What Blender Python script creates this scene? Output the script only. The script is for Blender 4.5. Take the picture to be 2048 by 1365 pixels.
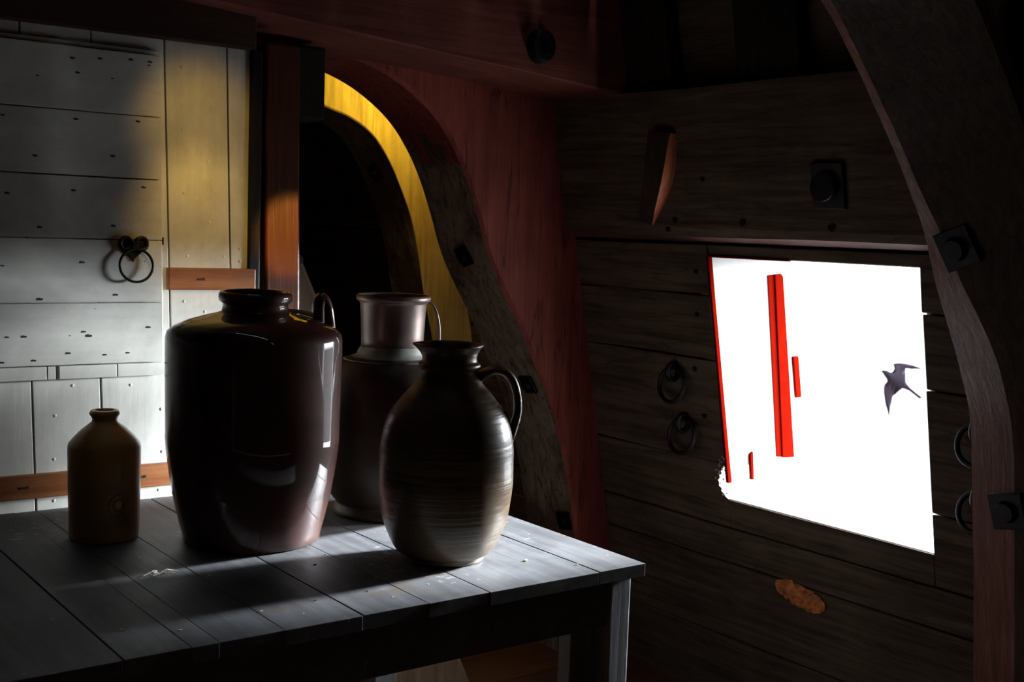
import bpy, bmesh, math, random
from mathutils import Vector, Matrix, noise
random.seed(7)
for o in list(bpy.data.objects):
    bpy.data.objects.remove(o)
scene = bpy.context.scene
col = scene.collection

# ------------------------------------------------------------------ camera
W, H = 2048.0, 1365.0
F = 2419.3
CAM = Vector((0.0, 0.0, 1.40))

def cam_axes():
    def d(x, y):
        return Vector((x - W / 2, -(y - H / 2), -F)).normalized()
    yv = d(-800, 392)
    xv = d(4250, 575)
    xv = (xv - xv.dot(yv) * yv).normalized()
    zv = xv.cross(yv)
    return xv, yv, zv
XV, YV, ZV = cam_axes()
# rows of the world-from-camera matrix
RM = Matrix((XV, YV, ZV))
cam_data = bpy.data.cameras.new('camera')
cam_data.sensor_width = 36.0
cam_data.lens = F / W * 36.0
cam_data.clip_start = 0.05
cam = bpy.data.objects.new('camera', cam_data)
col.objects.link(cam)
cam.matrix_world = Matrix.Translation(CAM) @ RM.to_4x4()
cam_data.dof.use_dof = True
cam_data.dof.focus_distance = 2.45
cam_data.dof.aperture_fstop = 8.0
scene.camera = cam

# ------------------------------------------------------------------ world, sun, exposure
SKY = 24.0
GLARE = 1.35
world = bpy.data.worlds.new('world')
scene.world = world
world.use_nodes = True
bg = world.node_tree.nodes['Background']
# bright hazy sky above the horizon, paler water glare below it
wn = world.node_tree
w_tc = wn.nodes.new('ShaderNodeTexCoord')
w_sx = wn.nodes.new('ShaderNodeSeparateXYZ')
wn.links.new(w_tc.outputs['Generated'], w_sx.inputs[0])
w_mr = wn.nodes.new('ShaderNodeMapRange')
w_mr.inputs[1].default_value = -0.03
w_mr.inputs[2].default_value = 0.03
w_mr.inputs[3].default_value = GLARE
w_mr.inputs[4].default_value = SKY
wn.links.new(w_sx.outputs[2], w_mr.inputs[0])
bg.inputs[0].default_value = (0.90, 0.95, 1.0, 1)
wn.links.new(w_mr.outputs[0], bg.inputs[1])

def add_light(name, kind, loc, energy, color, target=None, **kw):
    l = bpy.data.lights.new(name, kind)
    l.energy = energy
    l.color = color
    for k, v in kw.items():
        setattr(l, k, v)
    o = bpy.data.objects.new(name, l)
    o.location = loc
    if target is not None:
        o.rotation_euler = (Vector(target) - Vector(loc)).to_track_quat('-Z', 'Y').to_euler()
    col.objects.link(o)
    return o
def portal(loc, target, sx, sy):
    o = add_light('sky_portal', 'AREA', loc, 1.0, (1, 1, 1), target)
    o.data.shape = 'RECTANGLE'
    o.data.size = sx
    o.data.size_y = sy
    o.data.cycles.is_portal = True
    return o
portal((2.93, 2.01, 1.0), (2.0, 2.01, 0.82), 0.72, 0.74)
# hazy low sun that enters through the port, almost along -X
SUN_EL, SUN_AZ = math.radians(18.0), math.radians(2.0)
sd = Vector((-math.cos(SUN_EL) * math.cos(SUN_AZ), math.cos(SUN_EL) * math.sin(SUN_AZ), -math.sin(SUN_EL)))
add_light('sun', 'SUN', (6, 0, 4), 50.0, (0.88, 0.94, 1.0), Vector((6, 0, 4)) + sd, angle=math.radians(7))
# second sun lamp added further round, to brighten the white bulkhead
gd = Vector((-math.cos(0.15) * math.cos(0.38), math.cos(0.15) * math.sin(0.38), -math.sin(0.15)))
add_light('bulkhead_fill_sun', 'SUN', (6, -1, 3), 26.0, (0.90, 0.95, 1.0), Vector((6, -1, 3)) + gd, angle=math.radians(18))
# warm lamp burning between the two knees, and a warm spot over the bulkhead
add_light('lamp_between_knees', 'POINT', (2.09, 3.32, 1.84), 4.4, (1.0, 0.66, 0.06), shadow_soft_size=0.04)
add_light('lamp_bulkhead', 'SPOT', (1.16, 1.55, 1.98), 16.0, (1.0, 0.60, 0.08), (1.11, 2.7, 1.60), shadow_soft_size=0.03, spot_size=math.radians(18), spot_blend=1.0)
add_light('lamp_bulkhead', 'SPOT', (1.16, 1.55, 1.98), 28.0, (1.0, 0.60, 0.12), (1.11, 2.7, 1.38), shadow_soft_size=0.03, spot_size=math.radians(18), spot_blend=1.0)
add_light('post_patch_spot', 'SPOT', (1.75, 1.1, 1.80), 150.0, (1.0, 0.40, 0.06), (1.35, 2.7, 1.36), shadow_soft_size=0.02, spot_size=math.radians(7), spot_blend=0.35)  # separate unseen spot added to make the orange patch on the post
scene.view_settings.view_transform = 'Standard'
scene.view_settings.look = 'None'
scene.view_settings.exposure = 0.0
scene.view_settings.gamma = 1.0
scene.view_settings.use_curve_mapping = False

# ------------------------------------------------------------------ materials
def new_mat(name):
    m = bpy.data.materials.new(name)
    m.use_nodes = True
    nt = m.node_tree
    b = nt.nodes['Principled BSDF']
    return m, nt, b

def ramp(nt, fac, stops):
    r = nt.nodes.new('ShaderNodeValToRGB')
    els = r.color_ramp.elements
    els[0].position, els[0].color = stops[0][0], (*stops[0][1], 1)
    els[1].position, els[1].color = stops[-1][0], (*stops[-1][1], 1)
    for p, c in stops[1:-1]:
        e = els.new(p)
        e.color = (*c, 1)
    nt.links.new(fac, r.inputs[0])
    return r.outputs[0]

def coords(nt, scale, rot=(0, 0, 0)):
    tc = nt.nodes.new('ShaderNodeTexCoord')
    mp = nt.nodes.new('ShaderNodeMapping')
    mp.inputs['Scale'].default_value = scale
    mp.inputs['Rotation'].default_value = rot
    nt.links.new(tc.outputs['Object'], mp.inputs[0])
    return mp.outputs[0]

def nz(nt, vec, scale, detail=6, rough=0.6, dist=0.0):
    n = nt.nodes.new('ShaderNodeTexNoise')
    n.inputs['Scale'].default_value = scale
    n.inputs['Detail'].default_value = detail
    n.inputs['Roughness'].default_value = rough
    n.inputs['Distortion'].default_value = dist
    nt.links.new(vec, n.inputs['Vector'])
    return n.outputs[0]

def bump(nt, b, h, strength, dist=0.01):
    n = nt.nodes.new('ShaderNodeBump')
    n.inputs['Strength'].default_value = strength
    n.inputs['Distance'].default_value = dist
    nt.links.new(h, n.inputs['Height'])
    nt.links.new(n.outputs[0], b.inputs['Normal'])

def mixc(nt, fac, a, c, mode='MULTIPLY'):
    m = nt.nodes.new('ShaderNodeMix')
    m.data_type = 'RGBA'
    m.blend_type = mode
    if isinstance(fac, float):
        m.inputs[0].default_value = fac
    else:
        nt.links.new(fac, m.inputs[0])
    for s, v in ((6, a), (7, c)):
        if isinstance(v, tuple):
            m.inputs[s].default_value = (*v, 1)
        else:
            nt.links.new(v, m.inputs[s])
    return m.outputs[2]

def wood(name, dark, mid, light, grain='x', rough=0.7, bstr=0.4, spec=0.3, fine=1.0, blotch=None, cracks=0.0):
    m, nt, b = new_mat(name)
    s = {'x': (1.2, 22, 22), 'y': (22, 1.2, 22), 'z': (22, 22, 1.2)}[grain]
    s = tuple(v * fine for v in s)
    g = nz(nt, coords(nt, s), 2.2, 8, 0.62, 0.5)
    c = ramp(nt, g, [(0.28, dark), (0.5, mid), (0.74, light)])
    bl = nz(nt, coords(nt, (1, 1, 1)), 3.4, 5, 0.65, 0.3)
    if blotch:
        k = nt.nodes.new('ShaderNodeMapRange')
        k.inputs[1].default_value = 0.46
        k.inputs[2].default_value = 0.6
        nt.links.new(bl, k.inputs[0])
        c = mixc(nt, k.outputs[0], c, blotch, 'MIX')
    v = ramp(nt, bl, [(0.3, (0.55, 0.55, 0.55)), (0.7, (1.2, 1.2, 1.2))])
    c = mixc(nt, 0.8, c, v)
    if cracks > 0:
        cs = {'x': (0.9, 9, 9), 'y': (9, 0.9, 9), 'z': (14, 14, 0.9)}[grain]
        cr = nz(nt, coords(nt, cs), 1.3, 3, 0.5, 0.2)
        cc = ramp(nt, cr, [(0.485, (1, 1, 1)), (0.5, (0.25, 0.22, 0.2)), (0.515, (1, 1, 1))])
        c = mixc(nt, cracks, c, cc)
    nt.links.new(c, b.inputs['Base Color'])
    b.inputs['Roughness'].default_value = rough
    b.inputs['Specular IOR Level'].default_value = spec
    bump(nt, b, g, bstr, 0.004)
    return m

def plain(name, c, rough=0.5, metal=0.0, spec=0.5, var=0.25, scale=14, bstr=0.1, coat=0.0, scl=(1, 1, 1)):
    m, nt, b = new_mat(name)
    n = nz(nt, coords(nt, scl), scale, 6, 0.6)
    lo = tuple(max(0, v * (1 - var)) for v in c)
    hi = tuple(min(1, v * (1 + var)) for v in c)
    nt.links.new(ramp(nt, n, [(0.3, lo), (0.7, hi)]), b.inputs['Base Color'])
    b.inputs['Roughness'].default_value = rough
    b.inputs['Metallic'].default_value = metal
    b.inputs['Specular IOR Level'].default_value = spec
    b.inputs['Coat Weight'].default_value = coat
    b.inputs['Coat Roughness'].default_value = 0.08
    bump(nt, b, n, bstr, 0.003)
    return m

M = {}
M['hull'] = wood('hull_oak', (0.045, 0.031, 0.02), (0.105, 0.075, 0.05), (0.175, 0.128, 0.088), 'y', 0.75, 0.4, 0.2, cracks=0.45)
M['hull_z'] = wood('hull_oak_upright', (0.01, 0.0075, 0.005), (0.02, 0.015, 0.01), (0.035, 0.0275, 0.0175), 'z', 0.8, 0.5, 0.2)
M['clamp_edge'] = wood('clamp_edge_lit_oak', (0.07, 0.028, 0.021), (0.119, 0.0455, 0.035), (0.175, 0.07, 0.0525), 'y', 0.7, 0.4, 0.3)  # reddish light on the clamp's bevel mixed into the oak colour
M['beam'] = wood('beam_red_oak', (0.1175, 0.02938, 0.0209), (0.1958, 0.05222, 0.03786), (0.2742, 0.08486, 0.06528), 'x', 0.65, 0.4, 0.3)
M['dark'] = wood('dark_oak', (0.006, 0.0045, 0.003), (0.0125, 0.009, 0.006), (0.0225, 0.0165, 0.011), 'x', 0.8, 0.4, 0.2)
M['dark_z'] = wood('dark_oak_upright', (0.006, 0.0045, 0.003), (0.0125, 0.009, 0.006), (0.0225, 0.0165, 0.011), 'z', 0.8, 0.4, 0.2)
M['knee_red'] = wood('knee_red_paint', (0.2142, 0.04208, 0.0306), (0.3213, 0.06502, 0.0459), (0.4208, 0.1071, 0.0765), 'z', 0.6, 0.4, 0.35, cracks=0.8)
M['knee_grey'] = wood('knee_weathered', (0.154, 0.121, 0.0825), (0.352, 0.286, 0.2036), (0.55, 0.451, 0.33), 'z', 0.75, 0.6, 0.25, blotch=(0.13, 0.085, 0.06), cracks=0.9)
M['knee_dark'] = wood('knee_dark_oak', (0.0315, 0.021, 0.0147), (0.0665, 0.0455, 0.03325), (0.105, 0.0735, 0.05425), 'z', 0.7, 0.6, 0.25, cracks=0.6)
M['knee_pink'] = wood('knee_worn_lit_edge', (0.09, 0.03, 0.018), (0.17, 0.06, 0.038), (0.28, 0.12, 0.08), 'z', 0.7, 0.7, 0.3, cracks=0.4)  # paler and pinker than the knee: light on the worn edge painted in
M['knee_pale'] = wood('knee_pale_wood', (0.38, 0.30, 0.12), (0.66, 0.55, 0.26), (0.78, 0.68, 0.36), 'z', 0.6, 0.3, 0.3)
M['floor'] = wood('floor_pine', (0.084, 0.033, 0.015), (0.144, 0.06, 0.027), (0.204, 0.096, 0.048), 'x', 0.6, 0.3, 0.3)
M['post'] = wood('post_varnish', (0.054, 0.0135, 0.006), (0.099, 0.027, 0.0105), (0.135, 0.045, 0.018), 'z', 0.35, 0.3, 0.5)
M['rail'] = wood('rail_varnish', (0.21, 0.0675, 0.0225), (0.315, 0.1125, 0.0375), (0.42, 0.1725, 0.0675), 'x', 0.4, 0.3, 0.5)
M['header'] = wood('header_red', (0.028, 0.008, 0.0048), (0.044, 0.014, 0.008), (0.064, 0.024, 0.014), 'x', 0.7, 0.3, 0.3)
M['brace'] = wood('brace_pine', (0.088, 0.055, 0.033), (0.143, 0.0935, 0.055), (0.198, 0.1375, 0.088), 'z', 0.7, 0.4, 0.3)
M['cleat'] = wood('cleat_lit_red', (0.55, 0.132, 0.066), (0.77, 0.22, 0.11), (0.88, 0.33, 0.176), 'z', 0.6, 0.3, 0.3)  # port light on the cleat's near side painted in as orange-red
M['cleat_front'] = wood('cleat_shaded_face', (0.03, 0.02, 0.013), (0.05, 0.034, 0.022), (0.08, 0.055, 0.037), 'z', 0.75, 0.3, 0.2)  # the cleat's other faces, painted dark as shaded wood
M['white'] = wood('white_boards', (0.68, 0.685, 0.63), (0.74, 0.745, 0.69), (0.78, 0.785, 0.73), 'z', 0.38, 0.12, 0.5)
M['white_door'] = wood('white_door_boards', (0.69, 0.695, 0.64), (0.74, 0.745, 0.69), (0.78, 0.785, 0.73), 'x', 0.38, 0.12, 0.5)
M['gap'] = plain('gap_black', (0.012, 0.011, 0.012), 0.9, spec=0.1)
M['iron'] = plain('wrought_iron', (0.016, 0.016, 0.019), 0.45, 0.7, 0.5, 0.3, 40, 0.3)
M['iron_black'] = plain('iron_black', (0.006, 0.006, 0.008), 0.5, 0.3, 0.4, 0.3, 40, 0.3)
M['jamb'] = plain('jamb_lime_paint', (0.5, 0.49, 0.48), 0.7, spec=0.3, var=0.04)
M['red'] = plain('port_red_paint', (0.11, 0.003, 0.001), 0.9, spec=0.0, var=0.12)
M['mark'] = plain('nail_mark', (0.05, 0.045, 0.04), 0.8, spec=0.1)
M['nail'] = plain('painted_nail', (0.66, 0.67, 0.62), 0.4)
M['rim_white'] = plain('splinter_sparkle_pale', (0.75, 0.6, 0.55), 0.7)  # pale tone paints the sparkle of sunlit splinters
M['torn'] = plain('torn_wood', (0.6, 0.21, 0.075), 0.8, spec=0.1, var=0.6, scale=60, bstr=1.0, scl=(1, 0.6, 1))
M['bird'] = plain('swallow_plumage', (0.012, 0.0095, 0.014), 1.0, spec=0.0, var=0.2, scale=30)
M['crumb'] = plain('crumb', (0.6, 0.5, 0.3), 0.9, var=0.3, scale=60)
M['straw'] = plain('straw', (0.75, 0.72, 0.62), 0.9, var=0.2, scale=60)

def table_mat():
    m, nt, b = new_mat('table_grey_boards')
    g = nz(nt, coords(nt, (22, 1.4, 22)), 2.0, 8, 0.6, 0.4)
    c = ramp(nt, g, [(0.25, (0.06, 0.062, 0.066)), (0.5, (0.10, 0.103, 0.109)), (0.78, (0.145, 0.15, 0.157))])
    bl = nz(nt, coords(nt, (1, 1, 1)), 9, 8, 0.7, 0.6)
    c = mixc(nt, 0.7, c, ramp(nt, bl, [(0.3, (0.6, 0.6, 0.62)), (0.7, (1.3, 1.3, 1.3))]))
    st = nz(nt, coords(nt, (1, 1, 1)), 70, 3, 0.5)
    msk = nz(nt, coords(nt, (1, 1, 1)), 5.0, 3, 0.5)
    k = nt.nodes.new('ShaderNodeMath'); k.operation = 'MULTIPLY'
    nt.links.new(st, k.inputs[0]); nt.links.new(msk, k.inputs[1])
    sp = ramp(nt, k.outputs[0], [(0.37, (0, 0, 0)), (0.43, (1, 1, 1))])
    c = mixc(nt, sp, c, (0.26, 0.26, 0.255), 'MIX')
    nt.links.new(c, b.inputs['Base Color'])
    st2 = ramp(nt, nz(nt, coords(nt, (0.5, 1, 1)), 6.5, 5, 0.7, 1.0), [(0.56, (0, 0, 0)), (0.72, (1, 1, 1))])
    c2 = mixc(nt, st2, c, (0.10, 0.075, 0.055), 'MIX')
    nt.links.new(c2, b.inputs['Base Color'])
    r = nt.nodes.new('ShaderNodeMapRange')
    r.inputs[3].default_value = 0.42
    r.inputs[4].default_value = 0.68
    nt.links.new(bl, r.inputs[0])
    nt.links.new(r.outputs[0], b.inputs['Roughness'])
    b.inputs['Specular IOR Level'].default_value = 0.4
    bump(nt, b, g, 0.25, 0.003)
    return m
M['table'] = table_mat()
M['table_leg'] = wood('table_leg_grey', (0.10, 0.105, 0.11), (0.15, 0.155, 0.165), (0.21, 0.215, 0.225), 'z', 0.6, 0.3, 0.3)

def glaze(name, c1, c2, rough, coat, ridge=0.0, zscale=1.0, spec=0.5, bottom=None, zmax=0.4, bs=0.25):
    m, nt, b = new_mat(name)
    n = nz(nt, coords(nt, (1, 1, 2.2 * zscale)), 7, 7, 0.65, 0.4)
    c = ramp(nt, n, [(0.32, c1), (0.68, c2)])
    if bottom:
        tc = nt.nodes.new('ShaderNodeTexCoord')
        sx = nt.nodes.new('ShaderNodeSeparateXYZ')
        nt.links.new(tc.outputs['Object'], sx.inputs[0])
        mr = nt.nodes.new('ShaderNodeMapRange')
        mr.inputs[1].default_value = 0.0
        mr.inputs[2].default_value = zmax
        mr.inputs[3].default_value = 1.0
        mr.inputs[4].default_value = 0.0
        nt.links.new(sx.outputs[2], mr.inputs[0])
        c = mixc(nt, mr.outputs[0], c, bottom, 'MIX')
    nt.links.new(c, b.inputs['Base Color'])
    b.inputs['Roughness'].default_value = rough
    b.inputs['Specular IOR Level'].default_value = spec
    b.inputs['Coat Weight'].default_value = coat
    b.inputs['Coat Roughness'].default_value = 0.04
    h = n
    if ridge > 0:
        w = nz(nt, coords(nt, (0.6, 0.6, 55)), 1.0, 3, 0.5)
        a = nt.nodes.new('ShaderNodeMath'); a.operation = 'MULTIPLY_ADD'
        a.inputs[1].default_value = ridge
        nt.links.new(w, a.inputs[0]); nt.links.new(n, a.inputs[2])
        h = a.outputs[0]
    bump(nt, b, h, bs, 0.006)
    return m
M['jar'] = glaze('jar_brown_glaze', (0.04, 0.0095, 0.006), (0.09, 0.024, 0.015), 0.5, 0.8, 0.0, 1, 0.15, (0.075, 0.032, 0.023), 0.22, 0.12)
M['jug'] = glaze('jug_ash_glaze', (0.035, 0.018, 0.006), (0.12, 0.068, 0.024), 0.36, 0.12, 1.4, 1.0, 0.5, (0.105, 0.072, 0.038), 0.16, 0.35)
M['bottle'] = glaze('bottle_ochre_glaze', (0.5, 0.25, 0.05), (0.64, 0.34, 0.08), 0.35, 0.3)
M['copper_neck'] = plain('pewter_brown', (0.20, 0.15, 0.135), 0.36, 0.6, 0.5, 0.3, 10, 0.15)
M['copper_body'] = glaze('verdigris_brown', (0.022, 0.014, 0.008), (0.05, 0.034, 0.022), 0.45, 0.0, 0.0, 0.5, 0.4)
M['copper_collar'] = plain('grey_green_patina', (0.24, 0.26, 0.23), 0.5, 0.2, 0.5, 0.35, 20, 0.2)

# ------------------------------------------------------------------ mesh helpers
def link(name, bm, mats, parent=None, smooth=False, loc=None, bevel=0.0, recalc=True):
    if recalc:
        bmesh.ops.recalc_face_normals(bm, faces=bm.faces)
    me = bpy.data.meshes.new(name)
    bm.to_mesh(me)
    bm.free()
    if not isinstance(mats, (list, tuple)):
        mats = [mats]
    for m in mats:
        me.materials.append(m)
    o = bpy.data.objects.new(name, me)
    col.objects.link(o)
    if smooth:
        for p in me.polygons:
            p.use_smooth = True
    if parent is not None:
        o.parent = parent
    if loc is not None:
        o.location = loc
    if bevel > 0:
        b = o.modifiers.new('bevel', 'BEVEL')
        b.width = bevel
        b.segments = 2
        b.limit_method = 'ANGLE'
    return o

def tag(o, label, cat, group=None):
    o['label'] = label
    o['category'] = cat
    if group:
        o['group'] = group
    return o

def structure(o):
    o['kind'] = 'structure'
    return o

def empty(name, loc, label=None, cat=None, group=None, rot=(0, 0, 0)):
    o = bpy.data.objects.new(name, None)
    o.location = loc
    o.rotation_euler = rot
    col.objects.link(o)
    if label:
        tag(o, label, cat, group)
    return o

def box(bm, x0, x1, y0, y1, z0, z1, mi=0, f=None):
    vs = [(x, y, z) for x in (x0, x1) for y in (y0, y1) for z in (z0, z1)]
    if f:
        vs = [f(*v) for v in vs]
    v = [bm.verts.new(p) for p in vs]
    for q in ((0, 1, 3, 2), (4, 6, 7, 5), (0, 4, 5, 1), (2, 3, 7, 6), (0, 2, 6, 4), (1, 5, 7, 3)):
        fc = bm.faces.new([v[i] for i in q])
        fc.material_index = mi
    return v

def wbox(bm, x0, x1, y0, y1, z0, z1, axis='y', n=12, amp=0.002, mi=0, f=None, seed=0.0):
    """a hand-hewn board: box cut into n lengths along one axis, corners slightly wandering"""
    L = {'x': (x0, x1), 'y': (y0, y1), 'z': (z0, z1)}[axis]
    rings = []
    for i in range(n + 1):
        t = L[0] + (L[1] - L[0]) * i / n
        cs = []
        if axis == 'x':
            base = [(t, y0, z0), (t, y1, z0), (t, y1, z1), (t, y0, z1)]
        elif axis == 'y':
            base = [(x0, t, z0), (x1, t, z0), (x1, t, z1), (x0, t, z1)]
        else:
            base = [(x0, y0, t), (x1, y0, t), (x1, y1, t), (x0, y1, t)]
        for p in base:
            q = Vector(p)
            w = noise.noise_vector(q * 3.1 + Vector((seed, seed * 2, 5)))
            if axis != 'x': q.x += w.x * amp
            if axis != 'y': q.y += w.y * amp
            if axis != 'z': q.z += w.z * amp
            if f: q = Vector(f(*q))
            cs.append(bm.verts.new(q))
        rings.append(cs)
    for a, b in zip(rings, rings[1:]):
        for i in range(4):
            fc = bm.faces.new((a[i], a[(i + 1) % 4], b[(i + 1) % 4], b[i]))
            fc.material_index = mi
    for r in (rings[0], rings[-1]):
        bm.faces.new(r).material_index = mi

def lathe_bm(prof, seg=72, fn=None):
    bm = bmesh.new()
    rings = []
    for r, z in prof:
        ring = []
        for i in range(seg):
            a = 2 * math.pi * i / seg
            p = (r * math.cos(a), r * math.sin(a), z)
            if fn: p = fn(a, *p)
            ring.append(bm.verts.new(p))
        rings.append(ring)
    for a, b in zip(rings, rings[1:]):
        for i in range(seg):
            bm.faces.new((a[i], a[(i + 1) % seg], b[(i + 1) % seg], b[i]))
    bm.faces.new(rings[0])
    bm.faces.new(rings[-1])
    return bm

def spline(pts, n, closed=False):
    """Catmull-Rom through points of any dimension"""
    out = []
    P = [tuple(p) for p in pts]
    m = len(P)
    segs = m if closed else m - 1
    for s in range(segs):
        g = lambda i: P[i % m] if closed else P[max(0, min(m - 1, i))]
        p0, p1, p2, p3 = g(s - 1), g(s), g(s + 1), g(s + 2)
        for k in range(n):
            t = k / n
            out.append(tuple(0.5 * ((2 * b) + (-a + c) * t + (2 * a - 5 * b + 4 * c - d) * t * t + (-a + 3 * b - 3 * c + d) * t ** 3)
                             for a, b, c, d in zip(p0, p1, p2, p3)))
    if not closed:
        out.append(P[-1])
    return out

def tube_bm(pts, radii, seg=14, bm=None, flat=None, closed=False, side=Vector((0, 0, 1))):
    """sweep an ellipse along pts; radii = list of (a, b), a along 'side', b along normal"""
    bm = bm or bmesh.new()
    pts = [Vector(p) for p in pts]
    n = len(pts)
    rings = []
    for i, p in enumerate(pts):
        if closed:
            t = (pts[(i + 1) % n] - pts[i - 1]).normalized()
        else:
            t = (pts[min(n - 1, i + 1)] - pts[max(0, i - 1)]).normalized()
        s = (side - side.dot(t) * t)
        if s.length < 1e-5: s = Vector((1, 0, 0))
        s.normalize()
        w = t.cross(s)
        a, b = radii[i] if isinstance(radii, list) else (radii, radii)
        rings.append([bm.verts.new(p + s * (a * math.cos(2 * math.pi * k / seg)) + w * (b * math.sin(2 * math.pi * k / seg))) for k in range(seg)])
    m = n if closed else n - 1
    for i in range(m):
        a, b = rings[i], rings[(i + 1) % n]
        for k in range(seg):
            bm.faces.new((a[k], a[(k + 1) % seg], b[(k + 1) % seg], b[k]))
    if not closed:
        bm.faces.new(rings[0])
        bm.faces.new(rings[-1])
    return bm

# ------------------------------------------------------------------ the hull side (wall_right) and its port
K = 0.2
def hx(z): return 2.5 - K * (z - 1.0)          # inner surface of the hull planking
def hull(d, y, z): return (hx(z) + d, y, z)     # d = depth outwards
WY0, WY1, WZ0, WZ1 = 1.672, 2.345, 0.648, 1.345
YN, YF = -1.4, 5.0
bm = bmesh.new()
rows = [(0.0, 0.21), (0.21, 0.452), (0.452, 0.562), (0.562, 0.752), (0.752, 1.055), (1.055, 1.237), (1.237, 1.378)]
g = 0.0022
k = 0
for z0, z1 in rows:
    spans = [(YN, YF)]
    if z1 > WZ0 + 0.005 and z0 < WZ1:
        spans = [(YN, WY0), (WY1, YF)]
    if (z0, z1) == (0.562, 0.752):
        # below and beside the opening
        wbox(bm, -0.001, 0.05, WY0 + .001, WY1 - .001, z0 + g, WZ0, 'y', 8, 0.002, 0, hull, 3)
    if (z0, z1) == (1.237, 1.378):
        wbox(bm, 0.004, 0.05, WY0 + .001, WY1 - .001, WZ1, z1 - g, 'y', 8, 0.001, 0, hull, 5)
    for a, b in spans:
        k += 1
        if (z0, z1) == (0.562, 0.752) and a == WY1:
            wbox(bm, 0.0, 0.05, WY1, WY1 + .04, z0 + g, 0.652, 'y', 3, 0.001, 0, hull, k)
            a = WY1 + .04
        wbox(bm, random.uniform(-0.004, 0.004), 0.05, a, b, z0 + g, z1 - g, 'y', 30, 0.004, 0, hull, k * 1.7)
# backing timbers between inner and outer planking, with the port cut through
for a, b, z0, z1 in ((YN, WY0 - .012, 0, 2.4), (WY1 + .05, YF, 0, 2.4), (WY0 - .012, WY1 + .05, 0, WZ0 - .012), (WY0 - .012, WY1 + .05, WZ1 + .012, 2.4)):
    box(bm, 0.05, 0.44, a, b, z0, z1, 0, hull)
wall_right = structure(link('wall_right', bm, M['hull'], bevel=0.003))
# thick clamp strake above the port
bm = bmesh.new()
def clamp(name):
    n = 60
    rings = []
    for i in range(n + 1):
        y = YN + (YF - YN) * i / n
        w = noise.noise(Vector((y * 1.9, 3.3, 1))) * 0.006
        prof = [(0.05, 1.382), (-0.004, 1.384), (-0.030, 1.397 + w), (-0.036 + w * .5, 1.42), (-0.036 + w, 1.60), (-0.034, 1.788 + w), (0.05, 1.792)]
        rings.append([bm.verts.new(hull(d, y, z)) for d, z in prof])
    for a, b in zip(rings, rings[1:]):
        for j in range(6):
            f = bm.faces.new((a[j], a[j + 1], b[j + 1], b[j]))
            f.material_index = 1 if j == 1 else 0
        bm.faces.new((a[6], a[0], b[0], b[6]))
clamp('clamp')
link('clamp_plank', bm, [M['hull'], M['clamp_edge']], parent=wall_right)
# upright frame timbers in the dark gap over the clamp
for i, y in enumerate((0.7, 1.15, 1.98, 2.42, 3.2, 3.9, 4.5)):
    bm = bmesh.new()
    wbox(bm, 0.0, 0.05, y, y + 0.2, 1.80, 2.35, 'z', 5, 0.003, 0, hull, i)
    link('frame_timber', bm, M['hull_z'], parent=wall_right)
# port lining
port = structure(empty('window_1', (0, 0, 0)))
def lining(name, x0, x1, y0, y1, z0, z1, mat, bevel=0.002):
    b_ = bmesh.new()
    box(b_, x0, x1, y0, y1, z0, z1, 0, hull)
    return link(name, b_, mat, parent=port, bevel=bevel)
T = 0.42
lining('jamb', 0.012, T, WY1 - .001, WY1 + .05, 0.752, WZ1, M['jamb'])
lining('jamb', 0.13, T, WY1 - .001, WY1 + .05, WZ0, 0.752, M['jamb'])
lining('jamb', 0.03, T, WY0 - .011, WY0 + .001, 0.66, 0.985, M['jamb'])
lining('jamb', 0.03, T, WY0 - .011, WY0 + .008, 1.0, WZ1, M['jamb'])
lining('sill', 0.006, T, WY0, WY1, WZ0 - .011, WZ0 + .002, M['jamb'])
lining('lintel', 0.01, T, WY0, WY1, WZ1 - .001, WZ1 + .011, M['jamb'])
o = lining('painted_edge', -0.003, 0.013, WY1 - .006, WY1 + .004, WZ0 + .05, WZ1, M['red'])
o['label'] = 'thin red painted edge of the opening'
lining('painted_edge', -0.001, 0.012, 2.06, WY1 + .004, WZ1 - .003, WZ1 + .004, M['red'])
# red strip painting the shaded part of the jamb, two smaller red pieces
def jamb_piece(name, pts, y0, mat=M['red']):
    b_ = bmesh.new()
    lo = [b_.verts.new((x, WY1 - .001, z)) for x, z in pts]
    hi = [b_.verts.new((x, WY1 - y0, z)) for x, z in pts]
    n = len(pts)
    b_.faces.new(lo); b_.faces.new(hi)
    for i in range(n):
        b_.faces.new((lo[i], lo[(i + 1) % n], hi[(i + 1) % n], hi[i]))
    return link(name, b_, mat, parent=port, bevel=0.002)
jamb_piece('shaded_jamb_strip', [(2.705, 1.297), (2.733, 1.299), (2.742, 1.290), (2.838, 0.750), (2.785, 0.754)], 0.008)
jamb_piece('shaded_jamb_strip', [(2.678, 1.294), (2.704, 1.297), (2.784, 0.755), (2.762, 0.757)], 0.004)
b_ = bmesh.new()
box(b_, 0.316, 0.342, WY1 - .008, WY1, 0.93, 1.055, 0, hull)
link('stop_block', b_, M['red'], parent=port, bevel=0.003)
jamb_piece('notch', [(2.640, 0.775), (2.652, 0.783), (2.662, 0.70), (2.650, 0.70)], 0.01)

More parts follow.
